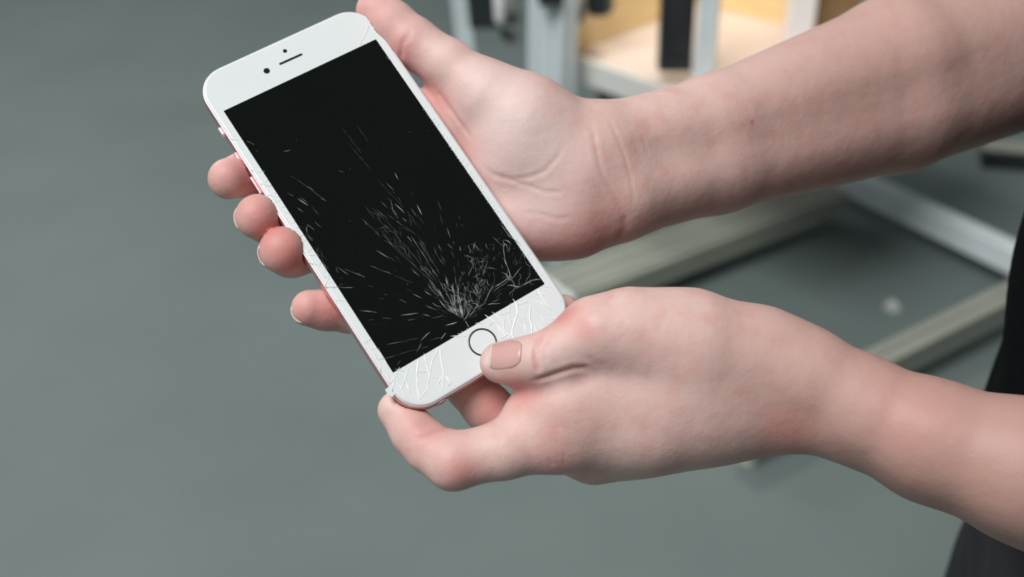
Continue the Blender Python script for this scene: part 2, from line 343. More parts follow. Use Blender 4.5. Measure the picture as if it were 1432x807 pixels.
def build_body(root):
    V, Q = surface(body_sdf, (-142, -215, 385), (440, 215, 720), .95, warp=(int(420/.95), 5))
    nrm = np.zeros_like(V)
    for i in range(0, len(V), 40000):
        P = V[i:i+40000]; lo, hi = P.min(0)-1, P.max(0)+1
        f = lambda p: body_sdf(p, lo, hi)
        for _ in range(2):
            n = grad(f, P); P = P-n*np.clip(f(P), -1, 1)[:, None]*.9
        V[i:i+40000] = P; nrm[i:i+40000] = grad(f, P, .8)
    tint = np.zeros((len(V), 4)); tint[:, 3] = 1; disp = np.zeros(len(V))
    for hand, creases, tints in ((right, R_CREASE, R_TINT), (left, L_CREASE, L_TINT)):
        for pts, dep, wid in creases:
            pp = poly(pts); C = cast(hand, pp[:, 0], pp[:, 1]); n = len(C)
            lo, hi = C.min(0)-8, C.max(0)+8; s = np.where(((V > lo) & (V < hi)).all(1))[0]
            if not len(s): continue
            a, b = C[:-1], C[1:]; best = np.full(len(s), 1e9); par = np.zeros(len(s))
            for k in range(n-1):
                ba = b[k]-a[k]; q = V[s]-a[k]; h = np.clip((q@ba)/max(ba@ba, 1e-6), 0, 1); d = np.linalg.norm(q-h[:, None]*ba, axis=1)
                m = d < best; best[m] = d[m]; par[m] = (k+h[m])/(n-1)
            fade = np.clip(np.minimum(par, 1-par)*6+.15, 0, 1)
            prof = np.exp(-(best/wid)**2)*fade
            disp[s] -= dep*prof; disp[s] += .22*dep*np.exp(-((best-2.4*wid)/(1.2*wid))**2)*fade
            tint[s, 0] = np.maximum(tint[s, 0], prof*min(.4, dep*.45))
        C = cast(hand, [t[0][0] for t in tints], [t[0][1] for t in tints])
        for c, (_, r, red, pale) in zip(C, tints):
            wgt = np.exp(-((V-c)**2).sum(1)/r**2)
            tint[:, 0] = 1-(1-tint[:, 0])*(1-red*wgt); tint[:, 1] = 1-(1-tint[:, 1])*(1-pale*wgt)
    tint[:, 2] = np.clip((V[:, 0]-50)/90, 0, 1)*np.where(V[:, 1] > 5, .95, .62)           # sun-browned forearms
    V = V+nrm*disp[:, None]
    o = mesh_obj('body', c2w(V), Q, M['skin'], root)
    a = o.data.color_attributes.new('tint', 'FLOAT_COLOR', 'POINT'); a.data.foreach_set('color', tint.astype(np.float32).ravel())
    return o
def nail(body, base, outward, axis, Ln, Wd, rim=.16, lift=.35):
    """plate lying on the finger: base = point on the finger's axis (camera mm)"""
    base = np.array(base, float); n = np.array(outward, float); n /= np.linalg.norm(n); a = np.array(axis, float); a -= n*(a@n); a /= np.linalg.norm(a); b = np.cross(n, a)
    NU, NV = 15, 17; top = []
    hand = right if base[1] < 15 and base[0] < -60 else left
    for j in range(NV):
        for i in range(NU):
            u = -1+2*i/(NU-1); v = -1+2*j/(NV-1)
            uu = u*math.sqrt(max(0, 1-.5*max(v, 0)**3-.72*max(-v, 0)**3)); top.append(base+a*v*Ln/2+b*uu*Wd/2+n*14)
    P = np.array(top); t = np.zeros(len(P))
    for _ in range(60): t += .8*np.clip(hand(P-n*t[:, None]), -4, 4)
    t = np.minimum(t, 14+2.); P = P-n*t[:, None]
    grid = P.reshape(NV, NU, 3); g2 = grid.copy()
    for _ in range(6): g2[1:-1, 1:-1] = (g2[:-2, 1:-1]+g2[2:, 1:-1]+g2[1:-1, :-2]+g2[1:-1, 2:])/4
    ui = np.linspace(-1, 1, NU)[None, :, None]; vj = np.linspace(-1, 1, NV)[:, None, None]
    up = lift*(1-np.abs(ui)**6)*np.clip((1+vj)*6, 0, 1)+.05
    T = g2+n*up; Bt = T-n*.55
    V = np.concatenate([T.reshape(-1, 3), Bt.reshape(-1, 3)]); N = NU*NV; Fc = []
    for j in range(NV-1):
        for i in range(NU-1):
            q = (j*NU+i, j*NU+i+1, (j+1)*NU+i+1, (j+1)*NU+i); Fc.append(q); Fc.append(tuple(k+N for k in q[::-1]))
    rimv = [j*NU for j in range(NV)]+[(NV-1)*NU+i for i in range(1, NU)]+[j*NU+NU-1 for j in range(NV-2, -1, -1)]+[i for i in range(NU-2, 0, -1)]
    for k in range(len(rimv)): x, y = rimv[k], rimv[(k+1) % len(rimv)]; Fc.append((x, y, y+N, x+N))
    o = mesh_obj('nail', c2w(V), Fc, M['nail'], body); o.data.materials.append(M['nail_rim'])
    nv = len(Fc); tops = [p for p in o.data.polygons]
    for p in tops:
        j = min((i % N)//NU for i in p.vertices)
        if j >= (NV-1)*(1-rim): p.material_index = 1
    return o

# ------------------------------------------------------------------ person
person = empty('person', (.34, .455, 0), 'person in black top at the right edge, bare arms reaching in to hold the phone', 'person')
body = build_body(person)
axp = lambda A, B: np.array(PZ(*A))-np.array(PZ(*B))
nail(body, PZ(708, 503, 441), (-.05, -.35, -1), axp((690, 506, 444), (740, 505, 439)), 12.0, 11.0, rim=.07)
nail(body, PZ(360, 304, 461), (-1, .1, .1), (.1, 0, -1), 10.5, 10, lift=.5)
nail(body, PZ(394, 351, 458), (-1, .3, .05), (.1, .0, -1), 11, 10.5, lift=.7)
nail(body, PZ(432, 433, 456), (-.85, .45, .25), (-.35, .15, -.9), 9.5, 9, lift=.6)
nail(body, PZ(324, 250, 465), (-.6, .2, .8), (-.75, .1, -.6), 9, 9)

# clothes: shirt and trousers as distance fields in world millimetres
def smooth_step(x, a, b): t = np.clip((x-a)/(b-a), 0, 1); return t*t*(3-2*t)
def shirt_sdf(P, lo=None, hi=None):
    x, y, z = P[:, 0]-351, P[:, 1]-455, P[:, 2]
    zz = [980, 1060, 1130, 1280, 1380, 1440]; ax_ = np.interp(z, zz, [110, 114, 116, 124, 112, 70]); ay_ = np.interp(z, zz, [150, 132, 126, 158, 150, 90])
    ang = np.arctan2(y, x)
    fold = 2.2*np.sin(ang*7+z*.018)+1.6*np.sin(ang*3-z*.045)+1.2*np.sin(z*.07+ang*5)
    d = (np.sqrt((x/ax_)**2+(y/ay_)**2)-1)*np.minimum(ax_, ay_)-fold*smooth_step(1350-z, 0, 120)
    d = np.maximum(d, np.maximum(985-z, z-1445))
    for s in SLEEVES: d = smin(d, s(P), 25)
    return d
def mm(v): return c2w(v)*1000
SLEEVES = []
for sh, el in ((r_should, r_elbow), (l_should, l_elbow)):
    a = mm(sh); b = mm(el); m_ = a+(b-a)*.52; SLEEVES.append(Prim(a, 58, m_, 58))
V, Q = surface(shirt_sdf, (150, 200, 960), (560, 760, 1520), 5, B=8, S=4)
mesh_obj('shirt', V/1000, Q, M['shirt'], person)
def trousers_sdf(P, lo=None, hi=None):
    x, y, z = P[:, 0]-358, P[:, 1]-455, P[:, 2]
    ax_ = np.interp(z, [780, 900, 1030], [98, 99, 100]); ay_ = np.interp(z, [780, 900, 1030], [165, 168, 132])
    d = (np.sqrt((x/ax_)**2+(y/ay_)**2)-1)*np.minimum(ax_, ay_)-1.5*np.sin(np.arctan2(y, x)*9+z*.02)
    d = np.maximum(d, np.maximum(760-z, z-1030))
    for s in LEGS: d = smin(d, s(P), 30)
    return np.maximum(d, 40-z)
LEGS = [p for yy in (365, 545) for p in chain([(368, yy, 830, 80), (335, yy, 480, 66), (350, yy, 60, 58)], pix=False)]
V, Q = surface(trousers_sdf, (170, 210, 0), (520, 700, 1060), 7, B=8, S=4)
mesh_obj('trousers', V/1000, Q, M['trousers'], person)
def shoe_sdf(yy):
    pr = chain([(370, yy, 45, 40), (280, yy, 40, 38), (200, yy, 30, 30)], pix=False)
    return lambda P, lo=None, hi=None: np.maximum(blend(pr, P, 15, None, None), 2-P[:, 2])
for yy in (365, 545):
    V, Q = surface(shoe_sdf(yy), (140, yy-70, -10), (440, yy+70, 110), 5, B=8, S=4); mesh_obj('shoe', V/1000, Q, M['shoe'], person)

# ------------------------------------------------------------------ phone
rot = Matrix([list(c2w(PZ(716, 403.5, 0)+v*1000)-c2w(np.zeros(3))) for v in (R1, R2, NN)]).transposed()
phone = empty('smartphone', c2w(TC), 'white-fronted smartphone with rose metal back and shattered black screen, held in two hands', 'phone')
phone.rotation_euler = rot.to_euler(); bpy.context.view_layer.update()
def part(name, V, Fc, m, smooth=True, parent=None):      # V in phone millimetres
    W = phone.matrix_world; me = bpy.data.meshes.new(name); me.from_pydata([tuple(W @ Vector((v[0]/1000, v[1]/1000, v[2]/1000))) for v in V], [], [tuple(f) for f in Fc]); me.update(); me.materials.append(m)
    if smooth: me.polygons.foreach_set('use_smooth', np.ones(len(me.polygons), bool))
    return link(bpy.data.objects.new(name, me), parent or phone)
def rrect(wd, ht, r, n=14, cx=0, cy=0):
    out = []
    for k, (sx, sy) in enumerate(((1, 1), (-1, 1), (-1, -1), (1, -1))):
        for i in range(n+1):
            a = math.pi/2*(k+i/n); out.append((cx+sx*(wd/2-r)+r*math.cos(a), cy+sy*(ht/2-r)+r*math.sin(a)))
    return out
def stack(rings, cap0=True, cap1=True):                  # rings: (outline, z)
    V = []; Fc = []; n = len(rings[0][0])
    for o, z in rings: V += [(x, y, z) for x, y in o]
    for i in range(len(rings)-1):
        for k in range(n): Fc.append((i*n+k, i*n+(k+1) % n, (i+1)*n+(k+1) % n, (i+1)*n+k))
    if cap0: Fc.append(tuple(range(n))[::-1])
    if cap1: Fc.append(tuple((len(rings)-1)*n+k for k in range(n)))
    return V, Fc
rings = []
for i in range(13):                                      # rounded flank, from the back up
    t = math.pi*(i/12-.5); ins = (1-max(0, math.cos(t))**.62)*2.6
    rings.append((rrect(PW-2*ins, PH-2*ins, PR-ins), -PT/2-.25+(PT/2-.35)*math.sin(t)))
part('metal_shell', *stack(rings), M['rose'])
def ring_band(o0, z0, o1, z1, o2, z2): return stack([(o0, z0), (o1, z1), (o2, z2)], False, False)
gw, gh = PW-1.5, PH-1.5
rg = [(rrect(gw, gh, PR-.75), -.9), (rrect(gw, gh, PR-.75), -.55)]
for i in range(1, 7):
    a = math.pi/2*i/6; ins = .9*(1-math.cos(a)); rg.append((rrect(gw-2*ins, gh-2*ins, PR-.75-ins), -.55+.5*math.sin(a)))
part('front_glass', *stack(rg), M['white'])
e0, e1, e2 = rrect(PW-.5, PH-.5, PR-.25), rrect(PW-.9, PH-.9, PR-.45), rrect(gw, gh, PR-.75)
part('edge_rim', *stack([(e0, -1.1), (e1, -.62), (e2, -.75)], False, False), M['rim'])  # paler than the shell: the rim's silver highlight is put into its colour
sw, sh = 68.6, 121.9
part('screen', *stack([(rrect(sw, sh, .25, 2), -.2), (rrect(sw, sh, .25, 2), -.02)]), M['screen'], smooth=False)
def disc(c, r, z0, z1, n=32): return stack([([(c[0]+r*math.cos(2*math.pi*k/n), c[1]+r*math.sin(2*math.pi*k/n)) for k in range(n)], z) for z in (z0, z1)])
def torus(c, R, r, z, n=48, m=8, squash=1):
    V = []; Fc = []
    for i in range(n):
        for j in range(m):
            a, b = 2*math.pi*i/n, 2*math.pi*j/m; V.append((c[0]+(R+r*math.cos(b))*math.cos(a), c[1]+(R+r*math.cos(b))*math.sin(a), z+squash*r*math.sin(b)))
    for i in range(n):
        for j in range(m): Fc.append((i*m+j, ((i+1) % n)*m+j, ((i+1) % n)*m+(j+1) % m, i*m+(j+1) % m))
    return V, Fc
hc = on_phone(675, 478.5)
hb = part('home_button', *disc(hc, 4.9, -.3, -.03), M['white'], smooth=False)
part('button_ring', *torus(hc, 5.15, .36, -.03, squash=.4), M['ring'], parent=hb)
fc_ = part('front_camera', *disc(on_phone(373, 99), 1.25, -.2, -.02), M['black'], smooth=False)
part('lens', *disc(on_phone(373, 99), .6, -.1, .01), M['lens'], smooth=False, parent=fc_)
part('proximity_sensor', *disc(on_phone(398.5, 71.2), .85, -.2, -.015), M['black'], smooth=False)
a, b = on_phone(391, 89.8), on_phone(422.5, 75.6); c = (a+b)/2; ang = math.atan2(*(b-a)[::-1]); sl = rrect(np.linalg.norm(b-a)+.2, .95, .46, 6)
sl = [(c[0]+x*math.cos(ang)-y*math.sin(ang), c[1]+x*math.sin(ang)+y*math.cos(ang)) for x, y in sl]
part('earpiece_slot', *stack([(sl, -.2), (sl, -.015)]), M['black'], smooth=False)
def side_button(name, pa, pb, m, thick=1.9, out=.75):
    y0, y1 = on_phone(*pa)[1], on_phone(*pb)[1]; yc, ln = (y0+y1)/2, abs(y1-y0)
    prof = rrect(ln, thick, thick/2-.05, 6); V = []; n = len(prof)
    for xo in (-PW/2+.3, -PW/2-out+.15, -PW/2-out): V += [(xo, yc+u*(1 if xo > -PW/2-out else .94), -3.3+v*(1 if xo > -PW/2-out else .85)) for u, v in prof]
    Fc = [(i*n+k, (i+1)*n+k, (i+1)*n+(k+1) % n, i*n+(k+1) % n) for i in range(2) for k in range(n)]+[tuple(range(n)), tuple(2*n+k for k in range(n))[::-1]]
    return part(name, V, Fc, m)
side_button('volume_button', (331, 206), (346, 231), M['rose']); side_button('volume_button', (352, 241), (369, 267), M['rose'])
side_button('mute_switch', (306, 173), (313, 186), M['rim'], 2.2, .7)
# bottom edge: headphone socket with a pale ring; antenna bands
jx = on_phone(612, 548)[0]
def bottom_ring(x, R, r, name, m):
    V, Fc = torus((0, 0), R, r, 0, 28, 6); V = [(x+v[0], -PH/2-.05+v[2], -PT/2-.3+v[1]) for v in V]; return part(name, V, Fc, m)
bottom_ring(jx, 2.1, .35, 'headphone_socket', M['rim'])
V, Fc = disc((0, 0), 1.8, 0, .1, 20); part('socket_hole', [(jx+v[0], -PH/2-.02-v[2], -PT/2-.3+v[1]) for v in V], Fc, M['black'], smooth=False)
for k in range(6):
    V, Fc = disc((0, 0), .6, 0, .08, 12); part('speaker_hole', [(12+2.6*k+v[0], -PH/2-.02-v[2], -PT/2-.3+v[1]) for v in V], Fc, M['black'], smooth=False)
ch = on_phone(547, 549); V = [(ch[0]-1.2, ch[1]+2.2, -.4), (ch[0]+1.1, ch[1]+2.4, -.3), (ch[0]+1.6, ch[1]-.9, -.35), (ch[0]-.3, ch[1]-1.5, -.6), (ch[0]-1.4, ch[1]-.2, -.7)]
V = V+[(x+.2, y, z-1.0) for x, y, z in V]; part('loose_glass_chip', V, [(4, 3, 2, 1, 0), (5, 6, 7, 8, 9)]+[(i, (i+1) % 5, (i+1) % 5+5, i+5) for i in range(5)], M['white'], smooth=False)

# --- cracks: thin raised splinters of glass along lines read off the photograph
class Cracks:
    def __init__(s): s.V = []; s.F = []; s.T = []
    def line(s, pts, wd, tone, h=.05, mm_=False, jag=.0):
        P = [np.array(p, float) if mm_ else on_phone(*p) for p in pts]
        if jag:
            Q = [P[0]]
            for a, b in zip(P[:-1], P[1:]):
                n = max(1, int(np.linalg.norm(b-a)/1.6)); d = (b-a); e = np.array([-d[1], d[0]])/max(np.linalg.norm(d), 1e-6)
                Q += [a+d*i/n+e*random.gauss(0, jag) for i in range(1, n)]+[b]
            P = Q
        n0 = len(s.V); m = len(P)
        for i, p in enumerate(P):
            d = P[min(i+1, m-1)]-P[max(i-1, 0)]; e = np.array([-d[1], d[0]])/max(np.linalg.norm(d), 1e-6)
            taper = 1 if 0 < i < m-1 else .35; ww = wd*taper*random.uniform(.75, 1.2)/2; tn = min(1, tone*(.25+1.5*random.random()**2))
            s.V += [(*(p-e*ww), -.03), (*p, h), (*(p+e*ww), -.03)]; s.T += [tn*.7, tn, tn*.75]
        for i in range(m-1):
            a = n0+i*3; s.F += [(a, a+3, a+4, a+1), (a+1, a+4, a+5, a+2)]
    def build(s, name, m):
        o = part(name, s.V, s.F, m, smooth=False); t = o.data.attributes.new('tone', 'FLOAT', 'POINT'); t.data.foreach_set('value', np.array(s.T, np.float32)); o['kind'] = 'stuff'; return o
SK = Cracks(); BK = Cracks()
def inside(p, mg=.3): return abs(p[0]) < sw/2-mg and abs(p[1]) < sh/2-mg
imp = (649, 449)
# streaks that shoot up and left from the impact: (start, end, width mm, brightness)
for a, b, wd, tn in [((575, 330), (612, 388), .3, .35), ((570, 331), (576, 338), .7, .8), ((563, 338), (606, 392), .25, .28), ((585, 338), (614, 380), .22, .25), ((549, 345), (606, 395), .22, .25), ((592, 345), (616, 384), .2, .2),
        ((534, 327), (606, 396), .2, .22), ((526, 350), (544, 361), .4, .6), ((517, 371), (549, 384), .3, .4), ((549, 384), (578, 396), .2, .2), ((500, 382), (510, 388), .4, .6), ((602, 392), (622, 418), .4, .45), ((612, 388), (632, 424), .3, .35),
        ((552, 285), (566, 298), .4, .6), ((555, 309), (562, 315), .6, .75), ((563, 305), (568, 309), .6, .75), ((570, 296), (574, 303), .5, .6), ((583, 286), (590, 300), .5, .65), ((545, 288), (556, 301), .3, .35), ((574, 290), (584, 304), .25, .3), ((568, 318), (583, 330), .25, .3), ((532, 281), (541, 290), .3, .35),
        ((527, 250), (565, 290), .2, .2), ((552, 241), (557, 251), .4, .45), ((540, 255), (551, 266), .3, .3), ((478, 178), (505, 214), .2, .14), ((486, 198), (520, 240), .2, .15), ((497, 172), (516, 200), .18, .12),
        ((405, 244), (456, 280), .22, .25), ((430, 260), (440, 268), .3, .4), ((449, 277), (456, 281), .5, .8), ((420, 276), (431, 284), .35, .5), ((402, 270), (410, 274), .5, .7), ((416, 277), (432, 288), .45, .65), ((345, 197), (355, 202), .45, .7), ((358, 211), (361, 211), .7, .8), ((396, 212), (408, 209), .35, .5), ((366, 239), (371, 240), .6, .75), ((473, 238), (480, 241), .5, .6),
        ((415, 290), (425, 297), .35, .45), ((430, 314), (440, 322), .4, .55), ((417, 318), (424, 326), .4, .6), ((427, 328), (437, 337), .4, .6), ((440, 310), (449, 318), .3, .45), ((435, 288), (447, 302), .25, .3), ((470, 373), (487, 384), .35, .55), ((480, 376), (510, 387), .3, .5), ((470, 375), (473, 382), .5, .8), ((460, 402), (496, 402), .3, .45), ((513, 399), (522, 401), .4, .5), ((502, 434), (527, 437), .35, .5), ((560, 441), (586, 438), .45, .75), ((530, 417), (536, 418), .5, .5), ((569, 396.5), (570.5, 397.5), .8, .8), ((577, 411), (590, 417), .4, .55), ((595, 427), (612, 434), .4, .6), ((603, 445), (620, 441), .35, .5), ((570, 448), (582, 446), .35, .5),
        ((489, 236), (489.8, 236.5), .9, .9), ((414, 195), (415, 195.6), .7, .7), ((511, 312), (513, 314), .5, .5), ((448, 190), (449, 190.5), .5, .4), ((535, 150), (536, 150.5), .5, .35), ((572, 184), (574, 185), .5, .5), ((599, 182.5), (600, 183), .6, .6), ((489.2, 308), (490.4, 309), .9, .9), ((548, 267), (552, 271), .5, .3),
        ((625, 318), (630, 333), .35, .6), ((626, 341), (631, 346), .6, .6), ((642, 301), (643, 308), .35, .5), ((644, 313), (648, 317), .5, .7), ((665, 338), (662, 350), .4, .6), ((655, 342), (657, 350), .35, .5), ((643, 345), (644, 350), .6, .7), ((638, 312), (640, 318), .3, .3),
        ((630, 423), (640, 440), .4, .5), ((690, 407), (722, 385), .35, .5), ((682, 426), (700, 424), .4, .7), ((700, 424), (716, 422), .2, .35), ((684, 410), (755, 390), .18, .2),
        ((530, 503), (600, 484), .22, .3), ((540, 482), (585, 473), .3, .45), ((588, 477), (602, 464), .5, .8), ((590, 478), (582, 495), .25, .4), ((600, 476), (618, 472), .3, .5), ((617, 474), (623, 466), .8, .9), ((622, 456), (640, 450), .5, .6), ((540, 502), (546, 500), .4, .5), ((556, 510), (560, 504), .5, .7)]:
    SK.line([a, b], wd*.7, tn*.8, jag=.1)
def spray(n, ang0, ang1, r0, r1, ln0, ln1, tone, wd, pw=1.4):
    for _ in range(n):
        a = math.radians(random.uniform(ang0, ang1)); r = r0+(r1-r0)*random.random()**pw; l = random.uniform(ln0, ln1)
        c0 = np.array([imp[0]+r*math.cos(a), imp[1]-r*math.sin(a)]); aa = a+random.gauss(0, .25); c1 = c0+l*np.array([math.cos(aa), -math.sin(aa)])
        if inside(on_phone(*c0)) and inside(on_phone(*c1)): SK.line([c0, c1], random.uniform(.6, 1.2)*wd, tone*random.uniform(.3, 1), jag=.12)
spray(70, 95, 150, 6, 60, 5, 16, .85, .3); spray(36, 125, 138, 40, 190, 8, 26, .42, .2, 1.); spray(26, 100, 128, 60, 190, 6, 18, .24, .2, 1.)
spray(60, 60, 100, 8, 110, 3, 10, .75, .3, 1.1); spray(20, 150, 188, 20, 130, 5, 14, .42, .26); spray(24, 20, 60, 8, 60, 4, 12, .55, .3)
def tangle(region, n, tone, wd, lmin=4, lmax=11, bias=None):      # short crossing cracks in a quadrilateral (pixels)
    A, B, C, D = (np.array(p, float) for p in region)
    for _ in range(n):
        u, v = random.random(), random.random(); p = (A*(1-u)+B*u)*(1-v)+(D*(1-u)+C*u)*v
        a = random.choice(bias) if bias else random.uniform(0, 180); a = math.radians(a+random.gauss(0, 18)); pts = [p]
        for _k in range(random.choice((1, 1, 2, 3))):
            pts.append(pts[-1]+random.uniform(lmin, lmax)*np.array([math.cos(a), -math.sin(a)])); a += random.choice((-1, 1))*random.uniform(.2, 1.0)
        if all(inside(on_phone(*q)) for q in pts): SK.line(pts, random.uniform(.5, 1.1)*wd, tone*random.uniform(.2, .95), jag=.05)
tangle(((690, 330), (712, 315), (752, 386), (705, 415)), 62, .62, .27, 3, 8, (60, 110, 150, 20, 80)); tangle(((648, 345), (690, 350), (694, 405), (654, 430)), 60, .52, .27, 3, 7, (75, 95, 30, 140))
tangle(((628, 405), (676, 400), (676, 432), (640, 448)), 70, .8, .3, 3, 8, (95, 115, 70, 130)); tangle(((700, 410), (750, 385), (758, 394), (706, 420)), 12, .7, .3, 3, 8)
tangle(((392, 290), (420, 300), (462, 372), (448, 372)), 40, .5, .28, 3, 8, (130, 145, 160)); tangle(((440, 372), (470, 372), (490, 400), (462, 400)), 10, .4, .25, 3, 9, (140, 170))
tangle(((530, 300), (600, 310), (640, 400), (560, 400)), 34, .28, .2, 6, 18, (125, 132, 138))
for pts, tn in (([(690, 332), (704, 344), (706, 362), (716, 390)], .45), ([(716, 390), (730, 372)], .4), ([(700, 312), (712, 330), (728, 342)], .35), ([(716, 390), (722, 404), (744, 392), (758, 391)], .6), ([(672, 360), (682, 366), (676, 384)], .5), ([(688, 400), (678, 424), (668, 434)], .45), ([(690, 402), (712, 389)], .55), ([(648, 449), (660, 430)], .6), ([(706, 386), (712, 389), (714, 384)], .9), ([(668, 366), (676, 366), (674, 362)], .9), ([(648, 447), (646, 430)], .7), ([(652, 447), (668, 428), (672, 408)], .4)):
    SK.line(pts, .26, tn, jag=.12)
SK.build('screen_cracks', M['crack'])
# white border: ridges of broken glass
for pts, wd in [([(517, 34), (512, 46), (505, 58), (504, 63)], .5), ([(540, 80), (549, 86)], .3),
        ([(335, 196), (323, 195)], .45), ([(350, 237), (362, 240), (370, 240)], .45), ([(364, 257), (380, 260)], .45), ([(374, 273), (388, 276)], .4), ([(398, 302), (404, 312)], .35), ([(430, 366), (448, 372)], .4), ([(441, 362), (452, 378)], .35), ([(460, 388), (454, 401), (469, 403)], .45), ([(470, 420), (482, 421)], .35), ([(510, 480), (519, 474)], .3), ([(519, 488), (531, 487)], .5), ([(520, 490), (534, 512), (531, 520)], .45), ([(529, 488), (541, 508)], .4), ([(542, 520), (545, 535)], .4),
        ([(559, 513), (554, 526), (545, 537)], .45), ([(555, 528), (563, 548), (571, 560)], .5), ([(553, 530), (548, 548)], .4), ([(571, 516), (567, 528), (573, 548), (586, 557), (588, 562)], .55), ([(567, 530), (560, 546)], .45), ([(586, 502), (583, 524), (584, 545), (587, 557)], .6), ([(593, 494), (598, 515), (601, 528), (598, 545), (587, 558)], .55), ([(614, 485), (604, 506), (601, 528)], .55), ([(615, 485), (617, 503), (621, 522), (619, 545)], .55), ([(621, 522), (631, 536), (626, 540)], .5), ([(621, 522), (612, 540), (619, 548)], .4), ([(584, 520), (600, 521)], .3), ([(551, 516), (566, 519)], .3), ([(625, 524), (630, 534)], .5), ([(604, 527), (613, 530)], .3), ([(630, 470), (652, 470)], .45), ([(640, 466), (651, 471)], .4), ([(645, 463), (652, 470)], .4), ([(652, 459), (659, 462)], .5), ([(651, 449), (656, 458)], .5),
        ([(678, 440), (694, 452), (705, 466), (710, 476)], .6), ([(688, 436), (700, 446), (704, 452), (706, 466)], .5), ([(706, 447), (703, 456), (712, 472), (716, 467)], .5), ([(717, 418), (722, 424), (724, 436), (719, 452), (716, 468), (719, 476)], .7), ([(714, 424), (711, 440), (716, 455)], .4), ([(710, 468), (700, 474), (693, 470)], .5), ([(719, 440), (736, 447)], .4), ([(722, 426), (738, 422), (742, 426), (741, 440), (744, 460), (743, 472)], .55), ([(730, 436), (734, 452), (735, 466)], .45), ([(727, 449), (738, 452)], .35), ([(742, 430), (756, 440), (764, 452), (774, 456)], .55), ([(740, 415), (752, 422), (758, 424), (768, 432), (773, 434)], .55), ([(752, 404), (760, 420), (768, 430)], .55), ([(750, 411), (764, 412), (778, 418), (790, 424)], .5), ([(757, 400), (772, 402), (786, 412)], .4), ([(748, 454), (752, 466), (755, 474)], .5), ([(751, 450), (757, 456), (758, 468)], .5), ([(756, 448), (762, 458), (764, 464)], .45), ([(766, 440), (780, 448)], .4), ([(770, 446), (782, 446)], .35), ([(726, 424), (735, 432)], .35), ([(695, 455), (702, 470)], .35), ([(683, 443), (690, 450), (684, 456)], .35), ([(700, 440), (712, 436)], .35), ([(664, 452), (676, 452), (684, 458)], .45), ([(764, 396), (776, 408)], .4)]:
    BK.line(pts, wd*.9, .9, h=.12, jag=.12)
for k in range(58):                                    # chipped edge along the screen's right side
    t = k/57; y = on_phone(600, 150)[1]*(1-t)+on_phone(760, 386)[1]*t; x0 = sw/2-.25+random.uniform(-.25, .15)
    BK.line([(x0, y), (x0+random.uniform(.5, 2.6), y+random.uniform(.5, 2.2))], random.uniform(.25, .5), random.uniform(.2, 1), h=.1, mm_=True)
for k in range(16):
    t = k/15; y = on_phone(378, 250)[1]*(1-t)+on_phone(470, 395)[1]*t
    BK.line([(-sw/2+.2, y), (-sw/2-random.uniform(.8, 2.6), y+random.uniform(-1.2, 1.5))], random.uniform(.2, .4), random.uniform(.2, 1), h=.08, mm_=True)
BK.build('border_cracks', M['bezel_crack'])

# ------------------------------------------------------------------ machine frame on the floor behind (axes u, v turned 47 degrees)
au = math.radians(-47); U3 = np.array([math.cos(au), math.sin(au), 0]); V3 = np.array([-U3[1], U3[0], 0]); Z3 = np.array([0, 0, 1.])
def P3(xy, z): return np.array([xy[0], xy[1], z])
def profile(parent, name, c, ax, ln, sx, sy, sidea, sideb, m=None, grooves=True):
    """aluminium extrusion along ax with sunk slots on its four flanks"""
    mb = MB(); ax, sidea, sideb = (np.array(q, float) for q in (ax, sidea, sideb))
    pr = []                                             # slotted outline
    def flank(x0, y0, x1, y1, nslot):
        out = [(x0, y0)]; d = np.array([x1-x0, y1-y0]); L = np.linalg.norm(d); d /= L; nrm_ = np.array([d[1], -d[0]])
        for k in range(nslot):
            cpos = L*(k+.5)/nslot
            for q, dep in ((-.004, 0), (-.004, .006), (.004, .006), (.004, 0)): out.append(tuple(np.array([x0, y0])+d*(cpos+q)-nrm_*dep))
        return out
    ns = lambda s: max(1, round(s/.045)); a, b = sx/2, sy/2
    pr = flank(-a, -b, a, -b, ns(sx))+flank(a, -b, a, b, ns(sy))+flank(a, b, -a, b, ns(sx))+flank(-a, b, -a, -b, ns(sy))
    n = len(pr); V = [np.array(c)+sidea*x+sideb*y+ax*s*ln/2 for s in (-1, 1) for x, y in pr]
    Fc = [(k, (k+1) % n, n+(k+1) % n, n+k) for k in range(n)]+[tuple(range(n))[::-1], tuple(n+k for k in range(n))]
    return mb.add(V, Fc).build(name, m or M['alu'], parent)
FH = .05                                                # underside of the floor beams
fr = empty('machine_frame', (.55, 1.9, 0), 'pale aluminium machine frame with floor beams and upright posts behind the hands', 'frame')
top = FH+.05
c1 = floor_at(1424, 348, top); b1 = floor_at(1150, 220, top)
d1 = b1-c1; L1 = np.linalg.norm(d1); d1 = np.array([*(d1/L1), 0]); e1 = np.cross(Z3, d1)
profile(fr, 'floor_beam', P3((c1+b1)/2, FH+.025), d1, L1+.05, .052, .05, e1, Z3)
c2 = floor_at(1434, 396, top); b2 = floor_at(1043, 590, top); d2 = b2-c2; L2 = np.linalg.norm(d2); d2 = np.array([*(d2/L2), 0]); e2_ = np.cross(Z3, d2)
profile(fr, 'floor_beam', P3((c2+b2)/2, FH+.025), d2, L2, .05, .05, e2_, Z3, M['alu2'])
b3 = floor_at(780, 398, top); c3 = floor_at(1160, 256, top); d3 = c3-b3; L3 = np.linalg.norm(d3); d3 = np.array([*(d3/L3), 0]); e3 = np.cross(Z3, d3)
bm3 = profile(fr, 'floor_beam', P3((c3+b3)/2, FH+.025), d3, L3, .12, .05, e3, Z3, M['alu2'])
mb = MB(); mb.box(P3(b3, FH+.025)-d3*.006, d3, e3, Z3,   .012, .125, .055, .003); mb.build('end_cap', M['alu'], bm3)
